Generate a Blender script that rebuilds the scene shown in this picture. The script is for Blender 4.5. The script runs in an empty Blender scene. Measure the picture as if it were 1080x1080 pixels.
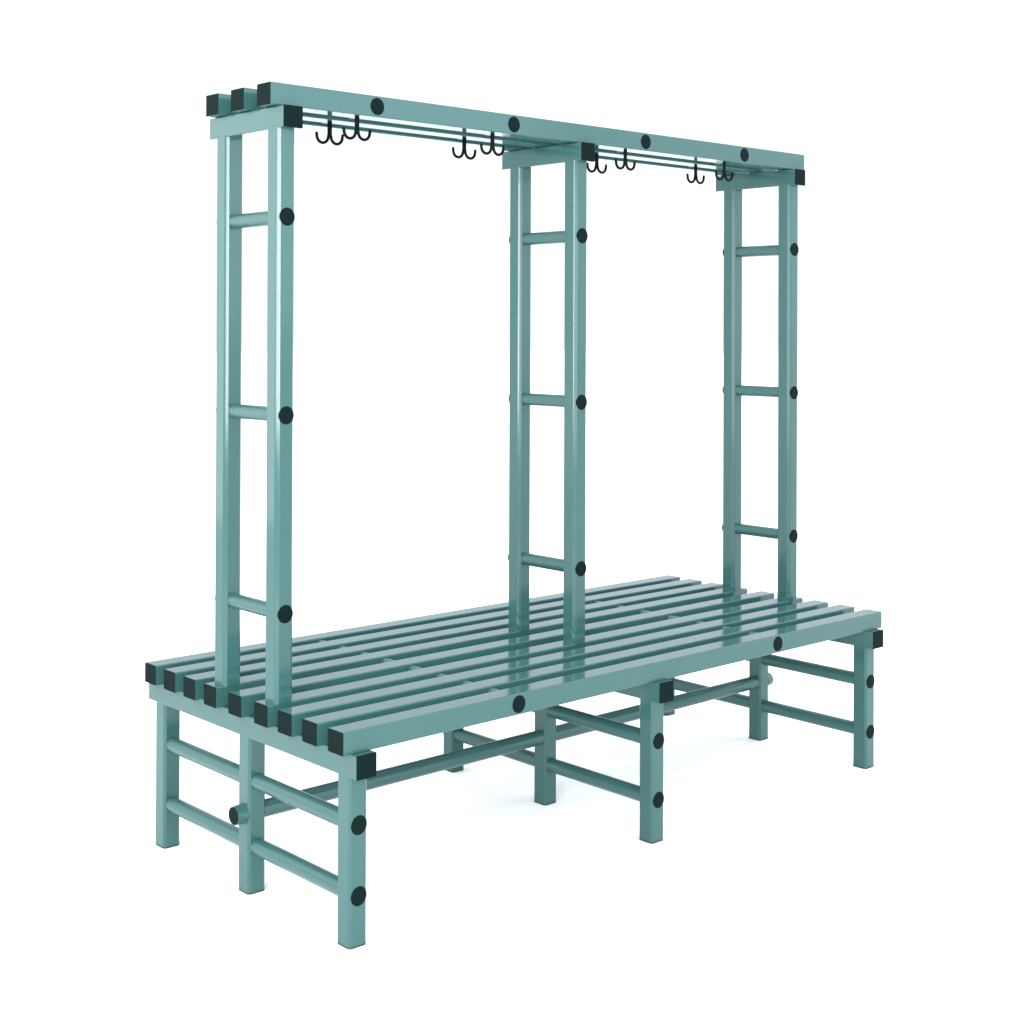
import bpy, math
from mathutils import Vector, Matrix

# ------------------------------------------------------------------ camera
scene = bpy.context.scene
YAW, PITCH, ROLL = -0.7174, 0.0048, 0.0040
FPX, PX, PY = 1519.84, 480.9, 338.5          # focal length and principal point for a 1080 px frame
fwd = Vector((-math.sin(YAW) * math.cos(PITCH), math.cos(YAW) * math.cos(PITCH), math.sin(PITCH)))
right = Vector((math.cos(YAW), math.sin(YAW), 0))
up = right.cross(fwd)
r2 = right * math.cos(ROLL) + up * math.sin(ROLL)
u2 = up * math.cos(ROLL) - right * math.sin(ROLL)
cam_data = bpy.data.cameras.new('camera')
cam = bpy.data.objects.new('camera', cam_data)
scene.collection.objects.link(cam)
cam.matrix_world = Matrix.Translation((-1.7974, -2.4104, 1.3025)) @ Matrix((r2, u2, -fwd)).transposed().to_4x4()
cam_data.sensor_width = 36
cam_data.lens = 36 * FPX / 1080
cam_data.shift_x = (540 - PX) / 1080
cam_data.shift_y = (PY - 540) / 1080
cam_data.clip_end = 500
scene.camera = cam

# ------------------------------------------------------------------ light
world = bpy.data.worlds.new('World')
scene.world = world
world.use_nodes = True
bg = world.node_tree.nodes['Background']
bg.inputs['Color'].default_value = (0.95, 1.0, 1.08, 1)      # white studio surround, very slightly cool
wnt = world.node_tree                                      # the lit side of the studio is brighter than its backdrop
wtc = wnt.nodes.new('ShaderNodeTexCoord')
wdot = wnt.nodes.new('ShaderNodeVectorMath')
wdot.operation = 'DOT_PRODUCT'
wdot.inputs[1].default_value = (0.657, 0.754, 0.0)
wmr = wnt.nodes.new('ShaderNodeMapRange')
wmr.interpolation_type = 'SMOOTHSTEP'
wmr.inputs['From Min'].default_value = 0.45
wmr.inputs['From Max'].default_value = 0.85
wmr.inputs['To Min'].default_value = 2.7
wmr.inputs['To Max'].default_value = 1.25
wnt.links.new(wtc.outputs['Generated'], wdot.inputs[0])
wnt.links.new(wdot.outputs['Value'], wmr.inputs['Value'])
wdot2 = wnt.nodes.new('ShaderNodeVectorMath')              # open, bright side towards the front right
wdot2.operation = 'DOT_PRODUCT'
wdot2.inputs[1].default_value = (0.55, -0.75, 0.35)
wmr2 = wnt.nodes.new('ShaderNodeMapRange')
wmr2.interpolation_type = 'SMOOTHSTEP'
wmr2.inputs['From Min'].default_value = -0.6
wmr2.inputs['From Max'].default_value = 0.6
wmr2.inputs['To Min'].default_value = 1.95
wmr2.inputs['To Max'].default_value = 2.7
wmin = wnt.nodes.new('ShaderNodeMath')
wmin.operation = 'MINIMUM'
wnt.links.new(wtc.outputs['Generated'], wdot2.inputs[0])
wnt.links.new(wdot2.outputs['Value'], wmr2.inputs['Value'])
wnt.links.new(wmr.outputs['Result'], wmin.inputs[0])
wnt.links.new(wmr2.outputs['Result'], wmin.inputs[1])
wnt.links.new(wmin.outputs['Value'], bg.inputs['Strength'])


def softbox(name, loc, target, sx, sy, power, col=(1, 1, 1)):
    ld = bpy.data.lights.new(name, 'AREA')
    ld.shape = 'RECTANGLE'
    ld.size, ld.size_y = sx, sy
    ld.energy = power
    ld.color = col
    o = bpy.data.objects.new(name, ld)
    scene.collection.objects.link(o)
    o.location = loc
    o.rotation_euler = (Vector(target) - Vector(loc)).to_track_quat('-Z', 'Y').to_euler()
    return o


softbox('side_softbox', (-1.7, 1.0, 1.9), (0.1, 0.4, 1.0), 1.2, 1.8, 30)
softbox('key_softbox', (-3.3, -2.2, 1.75), (0.05, 0.3, 1.3), 1.5, 2.0, 200)
softbox('strip_softbox', (-3.9, -5.4, 1.4), (0.8, 0.3, 1.2), 4.2, 2.2, 140)
softbox('rear_softbox', (-1.0, 1.75, 1.5), (0.05, 0.4, 1.25), 0.6, 1.8, 6.5)
softbox('front_softbox', (3.2, -4.6, 2.3), (0.6, 0.0, 1.5), 3.4, 1.9, 38, (0.70, 0.88, 1.0))

scene.view_settings.view_transform = 'Standard'
scene.view_settings.look = 'None'
scene.view_settings.exposure = 0
scene.view_settings.gamma = 1
scene.view_settings.use_curve_mapping = False


# ------------------------------------------------------------------ materials
def plastic(name, col, rough, bump=0.0, scale=60.0, vary=0.03, ior=1.5, spec=0.5):
    m = bpy.data.materials.new(name)
    m.use_nodes = True
    nt = m.node_tree
    b = nt.nodes['Principled BSDF']
    b.inputs['IOR'].default_value = ior
    b.inputs['Specular IOR Level'].default_value = spec
    tc = nt.nodes.new('ShaderNodeTexCoord')
    n = nt.nodes.new('ShaderNodeTexNoise')
    n.inputs['Scale'].default_value = 5.0
    n.inputs['Detail'].default_value = 6.0
    nt.links.new(tc.outputs['Object'], n.inputs['Vector'])
    mix = nt.nodes.new('ShaderNodeMix')
    mix.data_type = 'RGBA'
    mix.inputs[6].default_value = (*[c * (1 - vary) for c in col], 1)
    mix.inputs[7].default_value = (*[c * (1 + vary) for c in col], 1)
    nt.links.new(n.outputs['Fac'], mix.inputs[0])
    nt.links.new(mix.outputs[2], b.inputs['Base Color'])
    mr = nt.nodes.new('ShaderNodeMapRange')
    mr.inputs['To Min'].default_value = rough * 0.8
    mr.inputs['To Max'].default_value = rough * 1.25
    n2 = nt.nodes.new('ShaderNodeTexNoise')
    n2.inputs['Scale'].default_value = 14.0
    n2.inputs['Detail'].default_value = 8.0
    nt.links.new(tc.outputs['Object'], n2.inputs['Vector'])
    nt.links.new(n2.outputs['Fac'], mr.inputs['Value'])
    nt.links.new(mr.outputs['Result'], b.inputs['Roughness'])
    if bump:
        n3 = nt.nodes.new('ShaderNodeTexNoise')
        n3.inputs['Scale'].default_value = scale
        n3.inputs['Detail'].default_value = 3.0
        nt.links.new(tc.outputs['Object'], n3.inputs['Vector'])
        bp = nt.nodes.new('ShaderNodeBump')
        bp.inputs['Strength'].default_value = bump
        bp.inputs['Distance'].default_value = 0.001
        nt.links.new(n3.outputs['Fac'], bp.inputs['Height'])
        nt.links.new(bp.outputs['Normal'], b.inputs['Normal'])
    return m


GREEN = plastic('sea_green_plastic', (0.0230, 0.0745, 0.0690), 0.12, bump=0.03, scale=25, ior=1.39)
GREEN_ROUND = plastic('sea_green_round_tube', (0.0230, 0.0745, 0.0690), 0.30, bump=0.03, scale=25, ior=1.39)
CAP = plastic('dark_green_cap_plastic', (0.0022, 0.0075, 0.0072), 0.6, bump=0.25, scale=400, spec=0.035)
FOOT = plastic('black_rubber', (0.010, 0.014, 0.014), 0.6)
HOOK = plastic('black_coated_metal', (0.001, 0.001, 0.001), 0.4, spec=0.06)
FLOOR = plastic('white_studio_floor', (0.97, 0.96, 0.93), 0.7, vary=0.004)


# ------------------------------------------------------------------ mesh helpers
class MB:
    """collects quads with explicit normals, builds one mesh object"""

    def __init__(self):
        self.v, self.f, self.n = [], [], []

    def face(self, pts, nrm):
        i = len(self.v)
        self.v += [tuple(p) for p in pts]
        self.f.append(list(range(i, i + len(pts))))
        self.n += [tuple(Vector(q).normalized()) for q in nrm]

    def build(self, name, mat, parent=None):
        me = bpy.data.meshes.new(name)
        # weld positions, keep per-corner normals
        idx, vs, fs = {}, [], []
        for f in self.f:
            nf = []
            for k in f:
                key = tuple(round(c, 6) for c in self.v[k])
                if key not in idx:
                    idx[key] = len(vs)
                    vs.append(self.v[k])
                nf.append(idx[key])
            fs.append(nf)
        me.from_pydata(vs, [], fs)
        me.update()
        for p in me.polygons:
            p.use_smooth = True
        if len(me.loops) == len(self.n):
            me.normals_split_custom_set(self.n)
        me.materials.append(mat)
        o = bpy.data.objects.new(name, me)
        scene.collection.objects.link(o)
        o.parent = parent
        return o


def loft(mb, rings, cap0=True, cap1=True):
    """rings: list of (points, normals) closed loops, same count; outward when seen CCW from the start side"""
    n = len(rings[0][0])
    for a, b in zip(rings, rings[1:]):
        for i in range(n):
            j = (i + 1) % n
            mb.face([a[0][i], a[0][j], b[0][j], b[0][i]], [a[1][i], a[1][j], b[1][j], b[1][i]])
    if cap0:
        p = list(reversed(rings[0][0]))
        d = (Vector(rings[0][0][0]) - Vector(rings[1][0][0])).normalized()
        nn = cap_n(p)
        mb.face(p, [nn] * n)
    if cap1:
        p = list(rings[-1][0])
        nn = cap_n(p)
        mb.face(p, [nn] * n)


def cap_n(p):
    s = Vector((0, 0, 0))
    for i in range(len(p)):
        a, b = Vector(p[i]), Vector(p[(i + 1) % len(p)])
        s += a.cross(b)
    return s.normalized()


AX = {'x': (Vector((0, 1, 0)), Vector((0, 0, 1)), Vector((1, 0, 0))),
      'y': (Vector((0, 0, 1)), Vector((1, 0, 0)), Vector((0, 1, 0))),
      'z': (Vector((1, 0, 0)), Vector((0, 1, 0)), Vector((0, 0, 1)))}


def rr_profile(hu, hv, r, seg=4):
    """rectangle with eased corners (nearly flat bevel between two small arcs): list of (u, v, nu, nv)"""
    out = []
    q = r * 0.24                                   # radius of the two small arcs
    for sx, sy, a0 in ((1, 1, 0), (-1, 1, 90), (-1, -1, 180), (1, -1, 270)):
        c0, s0 = math.cos(math.radians(a0)), math.sin(math.radians(a0))
        a_, b_ = (hu, hv) if a0 % 180 == 0 else (hv, hu)
        loc = []
        # local frame: u' outward face distance a_, v' distance b_; arcs 0..40 and 50..90 degrees
        for k in range(seg + 1):
            t = math.radians(40 * k / seg)
            loc.append((a_ - q + q * math.cos(t), b_ - r + q * math.sin(t), t))
        for k in range(seg + 1):
            t = math.radians(50 + 40 * k / seg)
            loc.append((a_ - r + q * math.cos(t), b_ - q + q * math.sin(t), t))
        for u, v, t in loc:
            n0, n1 = math.cos(t), math.sin(t)
            out.append((u * c0 - v * s0, u * s0 + v * c0, n0 * c0 - n1 * s0, n0 * s0 + n1 * c0))
    return out


def arc_profile(hu, hv, r, seg=5):
    """true rounded rectangle"""
    out = []
    for cx, cy, a0 in ((hu - r, hv - r, 0), (-hu + r, hv - r, 90), (-hu + r, -hv + r, 180), (hu - r, -hv + r, 270)):
        for k in range(seg + 1):
            a = math.radians(a0 + 90 * k / seg)
            out.append((cx + r * math.cos(a), cy + r * math.sin(a), math.cos(a), math.sin(a)))
    return out


def ring(prof, ax, u, v, w, s=0.0, tilt=0.0):
    U, V, W = AX[ax]
    pts, nr = [], []
    for a, b, na, nb in prof:
        pts.append(U * (u + a - s * na) + V * (v + b - s * nb) + W * w)
        nr.append((U * na + V * nb) * math.cos(tilt) + W * math.sin(tilt))
    return pts, nr


def bar(mb, ax, lo, hi, r=0.005, edge=0.0006, prof=arc_profile):
    """rounded tube along axis ax between corners lo and hi (world axes)"""
    i = {'x': 0, 'y': 1, 'z': 2}[ax]
    j, k = {'x': (1, 2), 'y': (2, 0), 'z': (0, 1)}[ax]
    u, v = (lo[j] + hi[j]) / 2, (lo[k] + hi[k]) / 2
    pr = prof((hi[j] - lo[j]) / 2, (hi[k] - lo[k]) / 2, r)
    q = math.pi / 4
    loft(mb, [ring(pr, ax, u, v, lo[i], edge, -q), ring(pr, ax, u, v, lo[i] + edge, 0, 0),
              ring(pr, ax, u, v, hi[i] - edge, 0, 0), ring(pr, ax, u, v, hi[i], edge, q)])


def lathe(mb, ax, u, v, prof, seg=40):
    """prof: list of (w, radius) along the axis; creases rounded by averaged normals"""
    rings = []
    m = len(prof)
    circ = [(math.cos(2 * math.pi * k / seg), math.sin(2 * math.pi * k / seg)) for k in range(seg)]
    U, V, W = AX[ax]
    for q in range(m - 1):
        (w0, r0), (w1, r1) = prof[q], prof[q + 1]
        t = math.atan2(r0 - r1, (w1 - w0))
        ra = ([U * (u + r0 * c) + V * (v + r0 * s) + W * w0 for c, s in circ],
              [(U * c + V * s) * math.cos(t) + W * math.sin(t) for c, s in circ])
        rb = ([U * (u + r1 * c) + V * (v + r1 * s) + W * w1 for c, s in circ], ra[1])
        loft(mb, [ra, rb], cap0=(q == 0), cap1=(q == m - 2))


def tube(mb, path, rad, seg=12):
    """round rod along a path of Vectors, rad number or list"""
    n = len(path)
    rads = rad if isinstance(rad, list) else [rad] * n
    rings = []
    side = Vector((0, 1, 0))
    for i, p in enumerate(path):
        d = (path[min(i + 1, n - 1)] - path[max(i - 1, 0)]).normalized()
        a = side
        b = d.cross(a).normalized()
        a = b.cross(d).normalized()
        pts, nr = [], []
        for k in range(seg):
            t = 2 * math.pi * k / seg
            q = a * math.cos(t) + b * math.sin(t)
            pts.append(p + q * rads[i])
            nr.append(q)
        rings.append((pts, nr))
    loft(mb, rings)


def dup(o, loc, parent):
    """copy a part (mesh shared) and its sub-parts, shifted by loc"""
    c = o.copy()
    scene.collection.objects.link(c)
    c.parent = parent
    c.location = Vector(o.location) + Vector(loc)
    for ch in list(o.children):
        d = ch.copy()
        scene.collection.objects.link(d)
        d.parent = c
    return c


# ------------------------------------------------------------------ dimensions (metres)
L = 2.0
SW, SH, P1, P2, ZS = 0.0544, 0.0494, 0.0938, 0.1077, 0.4596
YK = [0, P1, 2 * P1, 3 * P1, 3 * P1 + P2, 3 * P1 + 2 * P2, 4 * P1 + 2 * P2, 5 * P1 + 2 * P2, 6 * P1 + 2 * P2]
FX = [0.0205, 0.9736, 1.9262]                 # left face of each lower cross beam
BW, ZBT, ZBB, YF, YB = 0.0525, 0.4112, 0.3599, -0.0176, 0.8488
LW, LEGY = 0.0476, [0.0071, 0.3911, 0.7751]
LO = 0.0025
TX = [0.0212, 0.9742, 1.9250]                 # left face of each upper cross beam
TBW, ZTT, ZTB, TF, TB = 0.0519, 1.7996, 1.7498, 0.2618, 0.5692
PW, PO, PF, PK = 0.0498, -0.0016, 0.2793, 0.4942
UY, UW, UZT, UH = [0.2799, 0.3889, 0.4977], 0.0544, 1.8504, 0.0502
RCAP = 0.0204

# ------------------------------------------------------------------ floor
mbf = MB()
mbf.face([(-60, -60, 0), (60, -60, 0), (60, 60, 0), (-60, 60, 0)], [(0, 0, 1)] * 4)
floor = mbf.build('floor', FLOOR)
floor['kind'] = 'structure'

# ------------------------------------------------------------------ the bench
bench = bpy.data.objects.new('changing_room_bench', None)
scene.collection.objects.link(bench)
bench.empty_display_size = 0.3
bench['label'] = 'sea green plastic double-sided slatted bench with overhead rail of black coat hooks, on white floor'
bench['category'] = 'bench'


def end_cap_x(parent, x, y0, z0, w, h, out):
    """dark plug closing a slat's end; out = -1 (near end) or +1 (far end)"""
    m = MB()
    i = 0.0004
    a, b = sorted((x - out * 0.004, x + out * 0.0009))
    bar(m, 'x', (a, y0 + i, z0 + i), (b, y0 + w - i, z0 + h - i), r=(0.0029 if h < 0.05 else 0.0022), edge=0.0005)
    return m.build('end_cap', CAP, parent)


def end_cap_y(parent, y, x0, z0, w, h, out):
    m = MB()
    i = 0.0003
    a, b = sorted((y - out * 0.004, y + out * 0.0022))
    bar(m, 'y', (x0 + i, a, z0 + i), (x0 + w - i, b, z0 + h - i), r=0.0022, edge=0.0008)
    return m.build('end_cap', CAP, parent)


def round_cap(parent, ax, a, b, w, out, r=RCAP, t=0.003):
    """low domed round plug; (a, b) centre in the plane, w the face, out its direction"""
    m = MB()
    prof = [(-0.003, r - 0.001), (0.0, r), (t * 0.45, r), (t * 0.8, r - 0.0009), (t, r - 0.0028), (t + 0.0004, r * 0.5)]
    if out > 0:
        pr = [(w + q, rr) for q, rr in prof]
    else:
        pr = [(w - q, rr) for q, rr in reversed(prof)]
    lathe(m, ax, a, b, pr)
    return m.build('round_cap', CAP, parent)


# seat slats
seat_rods = [0.503, 1.488]
first = None
for k, y in enumerate(YK):
    if first is None:
        m = MB()
        bar(m, 'x', (0, 0, ZS - SH), (L, SW, ZS), r=0.0032)
        first = m.build('seat_slat', GREEN, bench)
        end_cap_x(first, 0, 0, ZS - SH, SW, SH, -1)
        end_cap_x(first, L, 0, ZS - SH, SW, SH, 1)
    else:
        dup(first, (0, y, 0), bench)
for x in seat_rods:                                     # rods that tie the slats together
    m = MB()
    lathe(m, 'y', 0.4351, x, [(0.006, 0.0195), (YK[8] + SW - 0.006, 0.0195)])
    rod = m.build('spacer_rod', GREEN_ROUND, bench)
    round_cap(rod, 'y', 0.4351, x, 0.0, -1, t=0.0012)
    round_cap(rod, 'y', 0.4351, x, YK[8] + SW, 1, t=0.0012)

# lower frames: cross beam, three legs, two rungs
for i, fx in enumerate(FX):
    if i == 0:
        m = MB()
        bar(m, 'y', (fx, YF, ZBB), (fx + BW, YB, ZBT), r=0.0028)
        beam0 = m.build('cross_beam', GREEN, bench)
        end_cap_y(beam0, YF, fx, ZBB, BW, ZBT - ZBB, -1)
        end_cap_y(beam0, YB, fx, ZBB, BW, ZBT - ZBB, 1)
        x0 = fx + LO
        m = MB()
        bar(m, 'z', (x0, LEGY[0], 0.0025), (x0 + LW, LEGY[0] + LW, ZBB + 0.004), r=0.0064, prof=rr_profile)
        leg0 = m.build('leg', GREEN, bench)
        m = MB()
        bar(m, 'z', (x0 - 0.0002, LEGY[0] - 0.0002, 0.0), (x0 + LW + 0.0002, LEGY[0] + LW + 0.0002, 0.0045), r=0.0064, prof=rr_profile)
        m.build('foot', FOOT, leg0)
        dup(leg0, (0, LEGY[1] - LEGY[0], 0), bench)
        dup(leg0, (0, LEGY[2] - LEGY[0], 0), bench)
        rungs0 = []
        xc = x0 + LW / 2
        for z in (0.2565, 0.1075):
            m = MB()
            lathe(m, 'y', z, xc, [(LEGY[0] + 0.004, 0.0187), (LEGY[2] + LW - 0.004, 0.0187)])
            rg = m.build('rung', GREEN_ROUND, bench)
            round_cap(rg, 'y', z, xc, LEGY[0], -1, t=0.0017)
            round_cap(rg, 'y', z, xc, LEGY[2] + LW, 1, t=0.0004)
            rungs0.append(rg)
    else:
        d = fx - FX[0]
        dup(beam0, (d, 0, 0), bench)
        for j in range(3):
            dup(leg0, (d, LEGY[j] - LEGY[0], 0), bench)
        for rg in rungs0:
            dup(rg, (d, 0, 0), bench)

# long stretcher through the middle legs
ys, zs = LEGY[1] + LW / 2, 0.1815
m = MB()
xa, xb = FX[0] + LO, FX[2] + LO + LW
lathe(m, 'x', ys, zs, [(xa - 0.0262, 0.0205), (xa - 0.001, 0.0232), (xa + 0.002, 0.0232), (xa + 0.003, 0.0200),
                       (xb - 0.003, 0.0200), (xb - 0.002, 0.0232), (xb + 0.001, 0.0232), (xb + 0.0262, 0.0205)], seg=48)
stretcher = m.build('stretcher', GREEN_ROUND, bench)
round_cap(stretcher, 'x', ys, zs, xa - 0.0262, -1, r=0.0200, t=0.0015)
round_cap(stretcher, 'x', ys, zs, xb + 0.0262, 1, r=0.0200, t=0.0015)

# uprights, their rungs and the upper cross beams
for i, tx in enumerate(TX):
    if i == 0:
        m = MB()
        bar(m, 'y', (tx, TF, ZTB), (tx + TBW, TB, ZTT), r=0.0028)
        tb0 = m.build('top_beam', GREEN, bench)
        end_cap_y(tb0, TF, tx, ZTB, TBW, ZTT - ZTB, -1)
        end_cap_y(tb0, TB, tx, ZTB, TBW, ZTT - ZTB, 1)
        x0 = tx + PO
        m = MB()
        bar(m, 'z', (x0, PF, ZS - 0.003), (x0 + PW, PF + PW, ZTB + 0.004), r=0.0095, prof=rr_profile)
        up0 = m.build('upright', GREEN, bench)
        dup(up0, (0, PK - PF, 0), bench)
        xc = x0 + PW / 2
        pr0 = []
        for z in (1.551, 1.1045, 0.6585):
            m = MB()
            lathe(m, 'y', z, xc, [(PF + 0.004, 0.0170), (PK + PW - 0.004, 0.0170)])
            rg = m.build('rung', GREEN_ROUND, bench)
            round_cap(rg, 'y', z, xc, PF, -1, t=0.0017)
            round_cap(rg, 'y', z, xc, PK + PW, 1, t=0.0005)
            pr0.append(rg)
    else:
        d = tx - TX[0]
        dup(tb0, (d, 0, 0), bench)
        dup(up0, (d, 0, 0), bench)
        dup(up0, (d, PK - PF, 0), bench)
        for rg in pr0:
            dup(rg, (d, 0, 0), bench)

# three rails on top
for j, y in enumerate(UY):
    if j == 0:
        m = MB()
        bar(m, 'x', (-0.0010, y, UZT - UH), (1.999, y + UW, UZT), r=0.0024)
        rail0 = m.build('top_rail', GREEN, bench)
        end_cap_x(rail0, -0.0010, y, UZT - UH, UW, UH, -1)
        end_cap_x(rail0, 1.999, y, UZT - UH, UW, UH, 1)
    else:
        dup(rail0, (0, y - UY[0], 0), bench)
for x in (0.3002, 0.7450, 1.2526, 1.6971):
    m = MB()
    lathe(m, 'y', 1.8253, x, [(UY[0] + 0.006, 0.0195), (UY[2] + UW - 0.006, 0.0195)])
    rod = m.build('spacer_rod', GREEN_ROUND, bench)
    round_cap(rod, 'y', 1.8253, x, UY[0], -1, r=0.0205, t=0.0012)
    round_cap(rod, 'y', 1.8253, x, UY[2] + UW, 1, r=0.0205, t=0.0012)


# double coat hooks under the front and middle rails
def hook_mesh():
    m = MB()
    bar(m, 'z', (-0.0064, -0.0018, -0.036), (0.0064, 0.0018, 0.002), r=0.0014)
    for s in (-1, 1):
        path = [Vector((s * 0.0027, 0, -0.024)), Vector((s * 0.0029, 0, -0.030))]
        cx, R = 0.0210, 0.0170
        for q in range(19):
            a = math.radians(185 + 170 * q / 18)
            path.append(Vector((s * (cx + R * math.cos(a)), 0, -0.0358 + R * math.sin(a))))
        tip = path[-1]
        path.append(tip + Vector((s * 0.0006, 0, 0.0050)))
        path.append(tip + Vector((s * 0.0007, 0, 0.0082)))
        path.append(tip + Vector((s * 0.0007, 0, 0.0098)))
        rad = [0.0034] * 2 + [0.0037] * (len(path) - 4) + [0.0034, 0.0018]
        tube(m, path, rad)
    return m


h0 = None
for x in (0.2609, 0.6950, 1.1980, 1.6352):
    for y in (UY[0] + UW / 2, UY[1] + UW / 2):
        if h0 is None:
            h0 = hook_mesh().build('coat_hook', HOOK, bench)
            h0.location = (x, y, UZT - UH)
        else:
            c = h0.copy()
            scene.collection.objects.link(c)
            c.parent = bench
            c.location = (x, y, UZT - UH)
